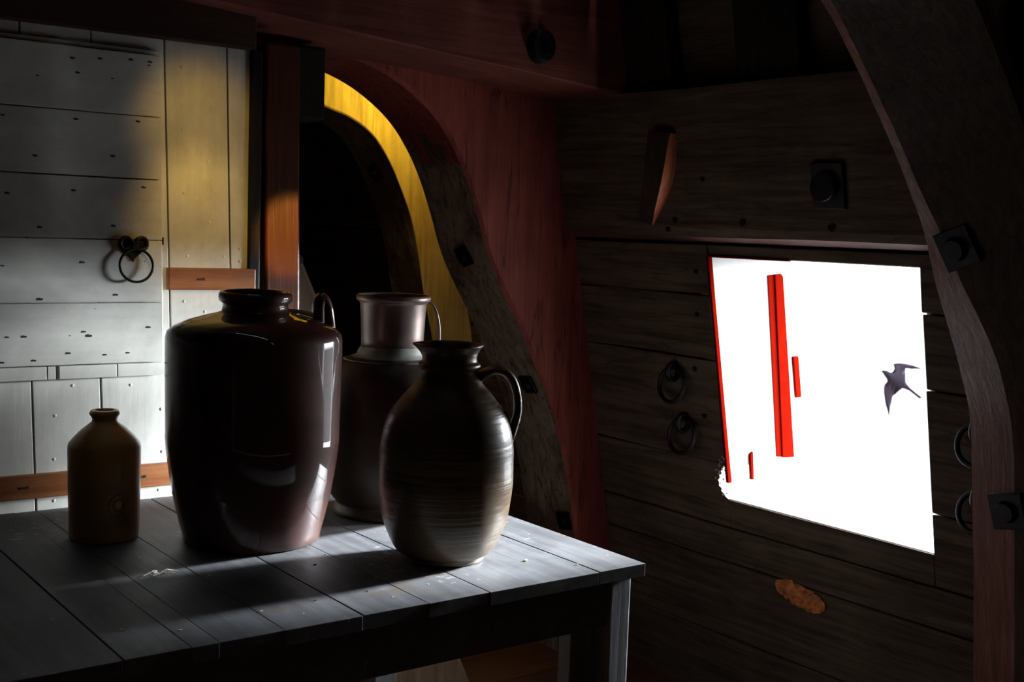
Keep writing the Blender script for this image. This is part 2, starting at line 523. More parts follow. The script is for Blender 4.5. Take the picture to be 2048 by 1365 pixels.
# broken corner at the foot of the port, pale flecks paint its sunlit sparkle
bm = bmesh.new()
random.seed(3)
for i in range(46):
    t = random.random()
    y = WY1 + 0.045 * random.random() ** 1.5 * (1 - abs(t - .45)) + 0.001
    z = 0.655 + 0.12 * t
    s = random.uniform(0.002, 0.006)
    c = Vector(hull(-0.004, y, z))
    vs = [bm.verts.new(c + Vector((random.uniform(-.5, .8), random.uniform(-1, 1), random.uniform(-1, 1))) * s) for _ in range(5)]
    bmesh.ops.convex_hull(bm, input=vs)
link('splinter_sparkle', bm, M['rim_white'], parent=port)['label'] = 'broken corner with pale flecks painting its sunlit sparkle'
bm = bmesh.new()
random.seed(21)
chip = [(0.0, 0.753), (0.006, 0.748), (0.012, 0.741), (0.013, 0.735), (0.021, 0.730), (0.019, 0.722), (0.029, 0.716), (0.027, 0.709), (0.036, 0.700), (0.031, 0.694), (0.034, 0.684), (0.024, 0.678), (0.026, 0.669), (0.014, 0.662), (0.012, 0.656), (0.0, 0.650)]
edge = [bm.verts.new(hull(-0.001, WY1 + a_, b_)) for a_, b_ in chip]
cap = edge + [bm.verts.new(hull(-0.001, WY1 + .0405, 0.650)), bm.verts.new(hull(-0.001, WY1 + .0405, 0.753))]
bm.faces.new(cap).material_index = 1
prev = edge
for st, dd in ((0.7, 0.035), (0.35, 0.08), (0.0, 0.131)):
    cur = [bm.verts.new(hull(dd, WY1 + a_ * st + random.uniform(-.002, .002) * (st > 0), b_)) for a_, b_ in chip]
    for i in range(len(chip) - 1):
        bm.faces.new((prev[i], prev[i + 1], cur[i + 1], cur[i]))
    prev = cur
link('chipped_corner', bm, [M['jamb'], M['hull']], parent=port)

# torn patch of fresh wood on a plank edge under the port
bm = bmesh.new()
gy, gz = 26, 10
outline_c = (2.10, 0.425)
vv = {}
for i in range(gy + 1):
    for j in range(gz + 1):
        u = i / gy * 2 - 1
        w = j / gz * 2 - 1
        yy = outline_c[0] - u * 0.085
        half = 0.031 * max(0, 1 - abs(u) ** 3) ** .6 * (1 + .5 * noise.noise(Vector((u * 5, w * 2 if abs(w) > .9 else 0, 1))))
        zz = outline_c[1] - 0.012 * u + w * half
        d = -0.001 - 0.008 * max(0, 1 - u * u) * (1 - w * w) + 0.007 * noise.noise(Vector((u * 16, w * 5, 2)))
        vv[i, j] = bm.verts.new(hull(d - .003, yy, zz))
for i in range(gy):
    for j in range(gz):
        bm.faces.new((vv[i, j], vv[i + 1, j], vv[i + 1, j + 1], vv[i, j + 1]))
bmesh.ops.remove_doubles(bm, verts=bm.verts, dist=0.0005)
o = link('torn_patch', bm, M['torn'], parent=wall_right)
o['label'] = 'torn orange patch of fresh wood'
sm = o.modifiers.new('solid', 'SOLIDIFY'); sm.thickness = 0.006
# knots and old bolt heads on the planks
def knot(y, z, r, d0=-0.003, mat=M['gap'], squash=1.0, off=0.0):
    b_ = bmesh.new()
    n = 14
    ring = []
    ang = [2 * math.pi * i / n for i in range(n)]
    top = [b_.verts.new(hull(d0 + off, y + r * math.cos(a) * (1 + .15 * math.sin(3 * a)), z + r * squash * math.sin(a))) for a in ang]
    bot = [b_.verts.new(hull(0.01 + off, y + r * math.cos(a), z + r * squash * math.sin(a))) for a in ang]
    b_.faces.new(top); b_.faces.new(bot)
    for i in range(n):
        b_.faces.new((top[i], top[(i + 1) % n], bot[(i + 1) % n], bot[i]))
    return link('plank_knot', b_, mat, parent=wall_right)
for y, z, r in ((2.42, 1.44, .008), (2.40, 1.18, .008), (2.39, 1.30, .007), (2.17, 1.437, .009), (1.885, 1.43, .009), (2.45, 1.415, .007), (2.43, 1.02, .008), (2.41, .885, .008), (2.3, 1.55, .006)):
    knot(y, z, r, -0.041 if z > 1.385 else -0.006)

# ------------------------------------------------------------------ floor, deck head, other walls
bm = bmesh.new()
y = -1.5
i = 0
while y < 5.0:
    w = 0.2
    wbox(bm, -3.0, 2.72, y + .002, y + w - .002, -0.05, 0, 'x', 10, 0.001, 0, None, i)
    y += w; i += 1
structure(link('floor', bm, M['floor']))
bm = bmesh.new()
x = -3.0
while x < 2.6:
    box(bm, x + .002, x + .198, -1.5, 5.0, 2.2, 2.25)
    x += .2
structure(link('ceiling', bm, M['dark']))
bm = bmesh.new(); box(bm, -3.05, -3.0, -1.5, 5.0, 0, 2.25); structure(link('wall_left', bm, M['dark_z']))
bm = bmesh.new(); box(bm, -3.0, 2.9, -1.55, -1.5, 0, 2.25); structure(link('wall_front', bm, M['dark_z']))
bm = bmesh.new(); box(bm, -3.0, 2.9, 5.0, 5.05, 0, 2.25); structure(link('wall_far', bm, M['dark_z']))

# ------------------------------------------------------------------ white bulkhead (wall_back)
BY = 2.70
def bk(x, y, z): return (x + 0.032 * (1.8 - z), y, z)     # boards lean a little
bm = bmesh.new()
xs = [-3.0 + 0.15 * i for i in range(22)] + [0.29, 0.445, 0.595, 0.713, 0.862, 1.026, 1.176, 1.238]
xs = sorted(set(round(v, 3) for v in xs))
xs = [v for v in xs if v > -2.99 or v == -3.0]
for i, (a, b) in enumerate(zip(xs, xs[1:])):
    wbox(bm, a + .0018, b - .0018, BY, BY + .022, 0.0, 1.86, 'z', 8, 0.0006, 0, bk, i)
wall_back = structure(link('wall_back', bm, M['white'], bevel=0.0015))
bm = bmesh.new(); box(bm, -3.0, 1.235, BY + .022, BY + .05, 0, 1.9, 0, bk)
link('backing_boards', bm, M['gap'], parent=wall_back)
# painted nails
bm = bmesh.new()
random.seed(11)
for px_, pz_ in ((.76, .955), (.87, .90), (.80, .862), (.755, .858), (.93, 1.015), (1.0, .955), (1.0, .855), (.80, 1.02), (1.06, 1.205), (1.17, 1.205), (.752, .765), (.99, .765), (.79, .89),
                 (1.07, 1.31), (1.16, 1.31), (1.065, 1.74), (1.125, 1.66), (1.065, 1.60), (1.125, 1.53), (1.065, 1.455), (1.125, 1.39), (1.2, 1.30), (1.2, 1.33), (1.11, 1.18)):
    bmesh.ops.create_icosphere(bm, subdivisions=2, radius=0.0038, matrix=Matrix.Translation(bk(px_, BY, pz_)) @ Matrix.Diagonal((1, .35, 1, 1)))
link('painted_nails', bm, M['nail'], parent=wall_back, smooth=True)
# varnished rails across the boards
def rail(name, n, x0, x1, z0, z1, label):
    b_ = bmesh.new()
    wbox(b_, x0, x1, BY - .014, BY + .001, z0, z1, 'x', 12, 0.0012, 0, None, n)
    o = structure(link('trim_%d' % n, b_, M['rail'], bevel=0.003))
    o['label'] = label
    b2 = bmesh.new()
    for xx in [x0 + .07 + .13 * i for i in range(int((x1 - x0) / .13))]:
        box(b2, xx, xx + .010, BY - .0155, BY - .0135, (z0 + z1) / 2 - .003, (z0 + z1) / 2 + .002)
        box(b2, xx + .012, xx + .017, BY - .0155, BY - .0135, (z0 + z1) / 2 - .003, (z0 + z1) / 2 + .003)
    link('nail_heads', b2, M['mark'], parent=o)
    return o
rail('rail', 1, -3.0, 1.27, 0.776, 0.830, 'lower orange varnished rail on the white bulkhead')
rail('rail', 2, 1.036, 1.252, 1.232, 1.283, 'short orange varnished rail between door and post')
# header under the beam
bm = bmesh.new()
wbox(bm, -3.0, 1.235, 2.665, BY - .001, 1.795, 1.93, 'x', 20, 0.002, 0, None, 9)
structure(link('trim_3', bm, M['header'], bevel=0.004))

# hatch door
door = structure(empty('door_1', (0, 0, 0)))
D0 = BY - .022
bm = bmesh.new()
zs = [1.068, 1.205, 1.345, 1.481, 1.62, 1.757]
def dr(x, y, z): return (x + 0.018 * (1.757 - z), y, z)
for i, (a, b) in enumerate(zip(zs, zs[1:])):
    wbox(bm, 0.1, 1.010, D0, BY - .001, a + .0012, b - .0012, 'x', 8, 0.0007, 0, dr, i * 3)
link('panel', bm, M['white_door'], parent=door, bevel=0.0015)
bm = bmesh.new(); box(bm, 0.1, 1.012, BY - .012, BY - .001, 1.757, 1.768, 0, dr)
link('top_ledge', bm, M['white_door'], parent=door, bevel=0.002)
bm = bmesh.new()
for a, b in ((0.1, 0.752), (0.754, 0.771), (0.779, 0.905), (0.907, 1.018)):
    box(bm, a, b, D0 + .006, BY - .001, 1.037, 1.066, 0, dr)
link('bottom_rail', bm, M['white_door'], parent=door, bevel=0.001)
bm = bmesh.new()
def px_to_bk(px, py, y=D0 - .0006):
    v = RM @ Vector(((px - W / 2), -(py - H / 2), -F))
    t = (y - CAM.y) / v.y
    return CAM + v * t
marks = [(155,145,1),(225,157,.6),(152,238,1),(276,243,1),(70,311,1),(226,312,1),(14,386,1),(147,381,1),(287,375,1),(79,454,1),(227,452,1),(165,525,1),(5,532,.8),(80,599,1.2),(232,590,1),
         (14,675,.8),(48,674,1.1),(168,664,.9),(178,672,1.3),(297,655,1),(137,707,1),(68,722,.9),(210,710,.8),(256,706,.8),(4,726,.9),(145,116,1),(200,117,1),(262,119,1),(300,124,1),(298,131,.7),(75,151,.7),(5,230,.8),(290,523,.4),(140,672,.4),(190,618,.3)]
for mx, my, s in marks:
    p = px_to_bk(mx, my)
    r = 0.0055 * s
    n = 10
    ring = [bm.verts.new(p + Vector((r * math.cos(2 * math.pi * i / n), 0, r * .45 * math.sin(2 * math.pi * i / n) * (1 + .3 * math.sin(i * 2.3))))) for i in range(n)]
    ring2 = [bm.verts.new(v.co + Vector((0, .002, 0))) for v in ring]
    bm.faces.new(ring)
    for i in range(n):
        bm.faces.new((ring[i], ring[(i + 1) % n], ring2[(i + 1) % n], ring2[i]))
link('nail_marks', bm, M['mark'], parent=door)
# hinge pin at the right edge
bm = bmesh.new(); box(bm, 1.022, 1.027, BY - .006, BY + .001, 1.335, 1.352)
link('latch_pin', bm, M['iron'], parent=door)
# heart plate and ring handle
hc = px_to_bk(266, 494, D0)
bm = bmesh.new()
hp = []
for i in range(40):
    t = 2 * math.pi * i / 40
    hp.append((0.0145 * 16 * math.sin(t) ** 3 / 12.0 * 1.45, 0.0135 * (13 * math.cos(t) - 5 * math.cos(2 * t) - 2 * math.cos(3 * t) - math.cos(4 * t)) / 12.0 * 1.45))
f0 = [bm.verts.new((hc.x + a, D0 - .004, hc.z + b)) for a, b in hp]
f1 = [bm.verts.new((hc.x + a, D0 + .0005, hc.z + b)) for a, b in hp]
bm.faces.new(f0); bm.faces.new(f1)
for i in range(40):
    bm.faces.new((f0[i], f0[(i + 1) % 40], f1[(i + 1) % 40], f1[i]))
for sgn in (-1, 1):     # curled lobes
    pts = [(hc.x + sgn * (0.016 + .011 * math.cos(a)), D0 - .006 , hc.z + 0.006 + .011 * math.sin(a)) for a in [i * math.pi / 10 for i in range(21)]]
    tube_bm(pts, 0.004, 8, bm)
box(bm, hc.x - .005, hc.x + .005, D0 - .016, D0 - .002, hc.z - .004, hc.z + .010)
for v in bm.verts:
    v.co.x = hc.x + (v.co.x - hc.x) * 1.12
    v.co.z = hc.z + (v.co.z - hc.z) * 1.2
hdl = link('handle', bm, M['iron'], parent=door, bevel=0.001)
hdl['label'] = 'black iron heart plate with ring pull'
bm = bmesh.new()
rc = px_to_bk(276, 532, D0 - .022)
pts = [(rc.x + 0.0375 * math.cos(a), D0 - 0.010 - .005 * (1 - math.sin(a)) * .5, rc.z + 0.0365 * math.sin(a)) for a in [i * 2 * math.pi / 40 for i in range(40)]]
tube_bm(pts, 0.0030, 10, bm, closed=True)
link('ring', bm, M['iron'], parent=hdl, smooth=True)

# ------------------------------------------------------------------ posts beside the bulkhead
bm = bmesh.new()
wbox(bm, 1.234, 1.265, BY - .008, BY + .03, 0, 1.80, 'z', 8, 0.001)
o = link('post', bm, M['iron_black'], bevel=0.004)
tag(o, 'slim black upright post between white boards and orange post', 'post')
bm = bmesh.new()
def pk(x, y, z): return (x + 0.018 * (1.45 - z), y, z)
wbox(bm, 1.276, 1.368, BY - .008, BY + .08, 0, 1.82, 'z', 14, 0.002, 0, pk, 4)
o = link('post', bm, M['post'], bevel=0.006)
tag(o, 'square orange-brown varnished post at the end of the white bulkhead', 'post')
# dark block at the head of the post
bm = bmesh.new()
wbox(bm, 1.376, 1.482, 2.785, 2.90, 1.655, 1.84, 'z', 4, 0.003, 0, None, 8)
o = link('bracket_block', bm, M['dark_z'], bevel=0.008)
tag(o, 'dark wooden block under the beam, right of the orange post head', 'block')
# sloping brace behind the post
bm = bmesh.new()
prof = [(1.74, 0), (2.07, 0), (1.52, 1.185), (1.445, 1.345), (1.385, 1.45), (1.06, 1.45)]
fr = [bm.verts.new((x, 2.86, z)) for x, z in prof]
bkv = [bm.verts.new((x, 3.0, z)) for x, z in prof]
bm.faces.new(fr); bm.faces.new(bkv)
for i in range(len(prof)):
    bm.faces.new((fr[i], fr[(i + 1) % 6], bkv[(i + 1) % 6], bkv[i]))
br = link('brace', bm, M['brace'], bevel=0.012)
tag(br, 'sloping pale brown timber brace behind the large jar, right of the orange post', 'brace')
bm = bmesh.new(); bmesh.ops.create_cone(bm, cap_ends=True, segments=14, radius1=0.014, radius2=0.011, depth=0.02, matrix=Matrix.Translation((1.448, 2.855, 1.30)) @ Matrix.Rotation(math.pi / 2, 4, 'X'))
link('bolt', bm, M['iron_black'], parent=br)

# ------------------------------------------------------------------ hanging knees
K_CURVE = [(1.45, 1.862), (1.60, 1.845), (1.72, 1.812), (1.815, 1.765), (1.90, 1.70), (1.962, 1.62), (2.012, 1.53), (2.052, 1.43), (2.095, 1.315), (2.15, 1.215), (2.216, 1.112), (2.282, 0.99), (2.344, 0.876), (2.415, 0.68), (2.467, 0.465), (2.50, 0.25), (2.52, 0.0)]
def knee(name, curve, y0, y1, mats, label, ztop=1.785, chamfer_near=0.012, chamfer_far=0.012, amp=0.004, seed=0, dx=0.0, group=None, red_above=9.0):
    """section: y0 near side, y1 far side; inboard face follows the curve; back lies on the hull"""
    c = spline(curve, 5)
    bm = bmesh.new()
    rings = []
    ny = 5
    for i, (x, z) in enumerate(c):
        a = c[max(0, i - 1)]; b = c[min(len(c) - 1, i + 1)]
        t = Vector((b[0] - a[0], b[1] - a[1])).normalized()
        nrm = Vector((-t.y, t.x))             # towards the hull / beam
        if nrm.x < 0: nrm = -nrm
        xb = hx(z) + dx - .002
        cf = chamfer_far(z) if callable(chamfer_far) else chamfer_far
        co = .45 * cf if callable(chamfer_far) else .8 * cf
        w = [noise.noise(Vector((x * 3, z * 3.2, seed + q * 2.3))) * amp for q in range(8)]
        r = []
        # near side back
        bx, bz = (xb, z)
        if z > 1.5:
            # blend the back from the hull to the beam above
            tt = min(1.0, (z - 1.5) / 0.25)
            bx = xb
            bz = z + (ztop - z) * tt
        r.append((bx, y0, bz))
        r.append((x + nrm.x * chamfer_near + w[0], y0 + w[1] * .6, z + nrm.y * chamfer_near))
        r.append((x + w[2], y0 + chamfer_near, z))
        for q in range(1, ny):
            yy = y0 + chamfer_near + (y1 - y0 - chamfer_near - cf) * q / ny
            r.append((x + w[3] * 1.4 * math.sin(q * 2.0), yy, z))
        r.append((x + w[4], y1 - cf, z))
        r.append((x + co + w[5] * .5, y1 + w[6] * .6, z) if callable(chamfer_far) else (x + nrm.x * co + w[5], y1 + w[6] * .6, z + nrm.y * co))
        r.append((bx, y1, bz))
        rings.append([bm.verts.new(p) for p in r])
    m = len(rings[0])
    for a, b in zip(rings, rings[1:]):
        for j in range(m - 1):
            f = bm.faces.new((a[j], a[j + 1], b[j + 1], b[j]))
            if j == 0: f.material_index = 0          # near side
            elif j == 1: f.material_index = 0
            elif j < m - 3: f.material_index = 1 if (a[2].co.z < red_above + .05 * math.sin(j * 2.1)) else 0     # inboard face
            elif j == m - 3: f.material_index = 2    # far edge
            else: f.material_index = 0
            f.smooth = False
        bm.faces.new((a[m - 1], a[0], b[0], b[m - 1])).material_index = 0
    bm.faces.new(rings[0]); bm.faces.new(rings[-1])
    o = link(name, bm, mats)
    tag(o, label, 'knee timber', group)
    return o
K1 = knee('knee_timber', K_CURVE, 2.90, 3.17, [M['knee_red'], M['knee_grey'], M['knee_grey']], 'curved red-sided knee timber with grey worn inner face, behind the table', seed=1.0, chamfer_near=0.010, red_above=1.64)
K0_EDGE = [(1.60, 1.90), (1.733, 1.822), (1.825, 1.737), (1.907, 1.65), (1.995, 1.549), (2.061, 1.461), (2.091, 1.413), (2.112, 1.369), (2.138, 1.314), (2.185, 1.238), (2.25, 1.127), (2.285, 1.057), (2.307, 0.97), (2.324, 0.86), (2.353, 0.659), (2.379, 0.447), (2.40, 0.2), (2.41, 0.0)]
def far_facet(z):
    t = max(0.0, min(1.0, (1.55 - z) / 0.40))
    return 0.03 + 0.10 * t * t * (3 - 2 * t)
K0_CURVE = [(x - .45 * far_facet(z), z) for x, z in K0_EDGE]
K0 = knee('knee_timber', K0_CURVE, 1.13, 1.43, [M['knee_dark'], M['knee_dark'], M['knee_pink']], 'massive dark curved knee timber in the foreground, right of the port', seed=5.0, chamfer_far=far_facet, amp=0.006)
K2_CURVE = [(1.60, 1.865), (1.76, 1.82), (1.895, 1.771), (1.979, 1.746), (2.055, 1.703), (2.105, 1.650), (2.157, 1.568), (2.221, 1.435), (2.262, 1.30), (2.292, 1.16), (2.34, 0.966), (2.40, 0.70), (2.46, 0.40), (2.52, 0.0)]
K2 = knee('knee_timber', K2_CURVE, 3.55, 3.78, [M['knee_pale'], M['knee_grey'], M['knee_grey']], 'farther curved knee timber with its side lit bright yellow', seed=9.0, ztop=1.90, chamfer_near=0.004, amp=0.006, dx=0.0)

def iron_plate(px, py, parent, x_of, y, rot, size=0.05, name='bolt_plate'):
    """square iron plate with a bolt head on the inboard face of a knee; centre found on the face at depth y"""
    v = RM @ Vector(((px - W / 2), -(py - H / 2), -F))
    t = (y - CAM.y) / v.y
    p = CAM + v * t
    # local face direction from the curve
    best = min(range(len(x_of) - 1), key=lambda i: abs((x_of[i][1] + x_of[i + 1][1]) / 2 - p.z))
    a, b = x_of[best], x_of[best + 1]
    u = (p.z - a[1]) / (b[1] - a[1]) if b[1] != a[1] else 0
    px_ = a[0] + (b[0] - a[0]) * u
    tan = Vector((b[0] - a[0], 0, b[1] - a[1])).normalized()
    nrm = Vector((tan.z, 0, -tan.x))
    if nrm.x > 0: nrm = -nrm
    yv = nrm.cross(tan)
    m = Matrix((tan, yv, nrm)).transposed().to_4x4()
    m = Matrix.Translation(Vector((px_, y, p.z)) + nrm * 0.004) @ m @ Matrix.Rotation(rot, 4, 'Z')
    bm_ = bmesh.new()
    bmesh.ops.create_cube(bm_, size=1.0, matrix=m @ Matrix.Diagonal((size, size, 0.012, 1)))
    o_ = link(name, bm_, M['iron'], parent=parent, bevel=0.002)
    bm_ = bmesh.new()
    bmesh.ops.create_cone(bm_, cap_ends=True, segments=20, radius1=size * .33, radius2=size * .25, depth=0.014, matrix=m @ Matrix.Translation((0, 0, 0.011)))
    link('bolt_head', bm_, M['iron'], parent=o_)
    return o_
iron_plate(916, 512, K1, K_CURVE, 3.03, 0.25, 0.062)
iron_plate(1030, 770, K1, K_CURVE, 2.98, 0.1, 0.06)
iron_plate(1113, 1043, K1, K_CURVE, 2.95, 0.15, 0.06)
iron_plate(768, 345, K2, K2_CURVE, 3.66, 0.2, 0.06)
iron_plate(1908, 495, K0, K0_CURVE, 1.34, 0.35, 0.078)
iron_plate(2020, 1022, K0, K0_CURVE, 1.31, 0.2, 0.075)

# ------------------------------------------------------------------ deck beams
def bz(x): return 1.855 - 0.072 * (x - 1.42)
def beam(y0, y1, label, seed):
    b_ = bmesh.new()
    n = 44
    rings = []
    for i in range(n + 1):
        x = -3.0 + (2.335 + 3.0) * i / n
        z = min(bz(x), 1.93 + .005 * x)
        w = [noise.noise(Vector((x * 1.8, q * 3.1, seed))) * .007 for q in range(4)]
        pr = [(y0 + w[0], z + .005), (y0 + .006, z + w[1]), (y1 - .02, z + w[1]), (y1, z + .018), (y1, 2.2), (y0 + w[2], 2.2)]
        rings.append([b_.verts.new((x, yy, zz)) for yy, zz in pr])
    for a, b in zip(rings, rings[1:]):
        for j in range(6):
            b_.faces.new((a[j], a[(j + 1) % 6], b[(j + 1) % 6], b[j]))
    b_.faces.new(rings[0]); b_.faces.new(rings[-1])
    o = link('deck_beam', b_, M['beam'])
    tag(o, label, 'beam')
    return o
B1 = beam(2.60, 3.14, 'heavy reddish-brown deck beam with an iron bolt, over the table', 2.0)
beam(1.10, 1.46, 'dark deck beam crossing above the foreground knee', 6.0)
# iron bolt end in the beam
bc = Vector((2.018, 2.60, 1.888))
bm = bmesh.new()
bmesh.ops.create_cone(bm, cap_ends=True, segments=24, radius1=0.042, radius2=0.036, depth=0.03, matrix=Matrix.Translation(bc + Vector((0, -.012, 0))) @ Matrix.Rotation(math.pi / 2, 4, 'X') @ Matrix.Diagonal((1, 1.15, 1, 1)))
o = link('iron_bolt', bm, M['iron_black'], parent=B1, bevel=0.003)
bm = bmesh.new()
bmesh.ops.create_cone(bm, cap_ends=True, segments=16, radius1=0.015, radius2=0.012, depth=0.025, matrix=Matrix.Translation(bc + Vector((0.003, -.036, -.012))) @ Matrix.Rotation(math.pi / 2, 4, 'X'))
link('bolt_tip', bm, M['iron'], parent=o)

# ------------------------------------------------------------------ ironwork and cleat on the hull
def ring_bolt(y, z, label, R=0.05, swing=0.0):
    x = hx(z)
    o = empty('ring_bolt', (x, y, z), label, 'ring bolt', 'iron ring bolts beside the port')
    b_ = bmesh.new()
    pts = [(-0.024 - .022 * math.cos(a), 0, 0.0 + .024 * math.sin(a)) for a in [i * 2 * math.pi / 24 for i in range(24)]]
    tube_bm(pts, 0.008, 10, b_, closed=True, side=Vector((0, 1, 0)))
    tube_bm([(-.004, 0, 0), (.02, 0, 0)], 0.012, 10, b_)
    link('eye', b_, M['iron'], parent=o, smooth=True)
    b_ = bmesh.new()
    pts = [(-0.044 + .014 * (math.sin(a)+1) * .5 + .010 , R * math.cos(a), -R + .012 + R * math.sin(a)) for a in [i * 2 * math.pi / 40 for i in range(40)]]
    tube_bm(pts, 0.0065, 10, b_, closed=True, side=Vector((1, 0, 0)))
    link('ring', b_, M['iron'], parent=o, smooth=True)
    return o
ring_bolt(2.50, 1.005, 'upper iron ring bolt on the planks left of the port')
ring_bolt(2.48, 0.855, 'lower iron ring bolt on the planks left of the port')
ring_bolt(1.525, 0.985, 'upper iron ring bolt between the port and the foreground knee', 0.047)
ring_bolt(1.53, 0.825, 'lower iron ring bolt between the port and the foreground knee', 0.047)
# square plate with bolt on the clamp
bm = bmesh.new()
def cl(d, y, z): return (hx(z) - 0.036 + d, y, z)
box(bm, -0.012, 0.002, 1.835, 1.93, 1.475, 1.585, 0, cl)
o = link('bolt_plate', bm, M['iron'], bevel=0.003)
tag(o, 'square iron plate with round bolt head on the plank above the port', 'bolt plate')
bm = bmesh.new()
bmesh.ops.create_cone(bm, cap_ends=True, segments=28, radius1=0.037, radius2=0.032, depth=0.02, matrix=Matrix.Translation(cl(-.02, 1.885, 1.527)) @ Matrix.Rotation(math.pi / 2, 4, 'Y'))
link('bolt_head', bm, M['iron'], parent=o, bevel=0.003)
# diagonal wooden cleat
bm = bmesh.new()
A = Vector((2.385, 1.672)); B = Vector((2.51, 1.425))     # (y, z) of its near edge, top to bottom
n = 16
rings = []
wdir = Vector((1, 0.02))
for i in range(n + 1):
    t = i / n
    c = A.lerp(B, t)
    c.x -= 0.034 * math.sin(math.pi * t)
    pro = 0.004 + 0.04 * math.sin(math.pi * min(1, max(0, t * .92 + .10))) ** 0.75
    wd = 0.085 * (1 - .35 * t)
    pts = [cl(0.004, c.x, c.y), cl(-pro, c.x, c.y), cl(-pro, c.x + wd, c.y + .012), cl(0.004, c.x + wd, c.y + .012)]
    rings.append([bm.verts.new(p) for p in pts])
for a, b in zip(rings, rings[1:]):
    for j in range(4):
        f = bm.faces.new((a[j], a[(j + 1) % 4], b[(j + 1) % 4], b[j]))
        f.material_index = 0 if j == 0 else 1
bm.faces.new(rings[0]); bm.faces.new(rings[-1])
o = link('cleat', bm, [M['cleat'], M['cleat_front']])
tag(o, 'slanted wooden cleat with a orange-red edge painted as lit on the upper plank', 'cleat')

# ------------------------------------------------------------------ the table
TX0, TX1, TY0, TY1, TZ = -0.55, 1.638, 1.705, 2.688, 0.75
tbl = empty('table', ((TX0 + TX1) / 2, (TY0 + TY1) / 2, 0), 'long dark grey plank table standing against the white bulkhead', 'table')
tl = Vector(tbl.location)
def T_(name, bm_, mat, bevel=0.002):
    for v in bm_.verts: v.co -= tl
    return link(name, bm_, mat, parent=tbl, bevel=bevel)
seams = [TX0, -0.2, 0.2, 0.41, 0.596, 0.70, 0.745, 0.855, 0.998, 1.127, 1.257, 1.517, TX1]
for i, (a, b) in enumerate(zip(seams, seams[1:])):
    b_ = bmesh.new()
    dz = random.uniform(-0.0006, 0.0004)
    ga = 0.0004 if round(a, 3) in (0.41, 0.745, 0.7, 0.855, 1.127) else 0.0012
    gb = 0.0004 if round(b, 3) in (0.41, 0.745, 0.7, 0.855, 1.127) else 0.0012
    wbox(b_, a + ga, b - gb, TY0 + random.uniform(-.001, .001), TY1, TZ - .026, TZ + dz, 'y', 8, 0.0008, 0, None, i * 2.2)
    T_('top_board', b_, M['table'], 0.0010)
b_ = bmesh.new(); box(b_, TX0 + .03, 1.575, TY0 + .035, TY0 + .06, TZ - .128, TZ - .026); T_('apron', b_, M['table'])
b_ = bmesh.new(); box(b_, TX0 + .03, 1.575, TY1 - .06, TY1 - .035, TZ - .128, TZ - .026); T_('apron', b_, M['table'])
b_ = bmesh.new(); box(b_, 1.575, 1.60, TY0 + .075, TY1 - .075, TZ - .128, TZ - .026); T_('apron', b_, M['table'])
def leg(x0, x1, y0, y1):
    b_ = bmesh.new()
    wbox(b_, x0, x1, y0, y1, 0.001, TZ - .026, 'z', 8, 0.001)
    T_('leg', b_, M['table_leg'], 0.003)
leg(1.570, 1.622, TY0 + .022, TY0 + .075)
leg(1.505, 1.569, TY0 + .062, TY0 + .10)
leg(1.556, 1.622, TY1 - .095, TY1 - .03)
leg(TX0 + .02, TX0 + .085, TY0 + .022, TY0 + .075)
leg(TX0 + .02, TX0 + .085, TY1 - .095, TY1 - .03)

# ------------------------------------------------------------------ pots
def place_pot(name, cx, cy, label, cat):
    return empty(name, (cx, cy, TZ + .0005), label, cat)
# large brown glazed jar
jar = place_pot('storage_jar', 1.051, 2.255, 'large glossy dark brown glazed jar with one lug handle', 'jar')
prof = [(0.10, 0.0), (0.1335, 0.0), (0.138, 0.004), (0.1405, 0.02), (0.146, 0.04), (0.1555, 0.082), (0.1645, 0.131), (0.1715, 0.183), (0.1738, 0.215), (0.1732, 0.222), (0.1745, 0.306), (0.1755, 0.388), (0.1752, 0.412), (0.172, 0.424), (0.160, 0.434), (0.13, 0.4475), (0.10, 0.456), (0.075, 0.462), (0.0665, 0.466), (0.0648, 0.477), (0.0660, 0.482), (0.0725, 0.487), (0.0735, 0.494), (0.0725, 0.501), (0.069, 0.506), (0.064, 0.505), (0.058, 0.498), (0.056, 0.47), (0.09, 0.43), (0.16, 0.36), (0.16, 0.1), (0.12, 0.02)]
def jarfn(a, x, y, z):
    k_ = 1 + 0.006 * math.sin(2 * a + 1.0) * math.sin(z * 6)
    return (x * k_, y * k_, z + 0.0015 * math.sin(a * 1.0 + .6) * (1 if z > .45 else 0))
link('body', lathe_bm(prof, 96, jarfn), M['jar'], parent=jar, smooth=True)
# lug handle at the right of the shoulder
ha = math.radians(-4)
def P_(r, z, t=0.0):
    return Vector((r * math.cos(ha) - t * math.sin(ha), r * math.sin(ha) + t * math.cos(ha), z))
hpts = spline([P_(0.164, 0.410), P_(0.160, 0.445), P_(0.155, 0.472), P_(0.148, 0.488), P_(0.141, 0.490), P_(0.137, 0.478), P_(0.137, 0.460), P_(0.138, 0.44)], 5)
bm = tube_bm(hpts, [(0.018, 0.0125)] * len(hpts), 14, side=Vector((0, 1, 0)))
link('handle', bm, M['jar'], parent=jar, smooth=True)
# pale strip added as a lit edge between neck and handle
bm = tube_bm([P_(0.066, 0.4665), P_(0.10, 0.463), P_(0.132, 0.455)], 0.0045, 10)
link('lit_edge_strip', bm, M['straw'], parent=jar, smooth=True)['label'] = 'pale strip added as a lit edge between neck and handle'

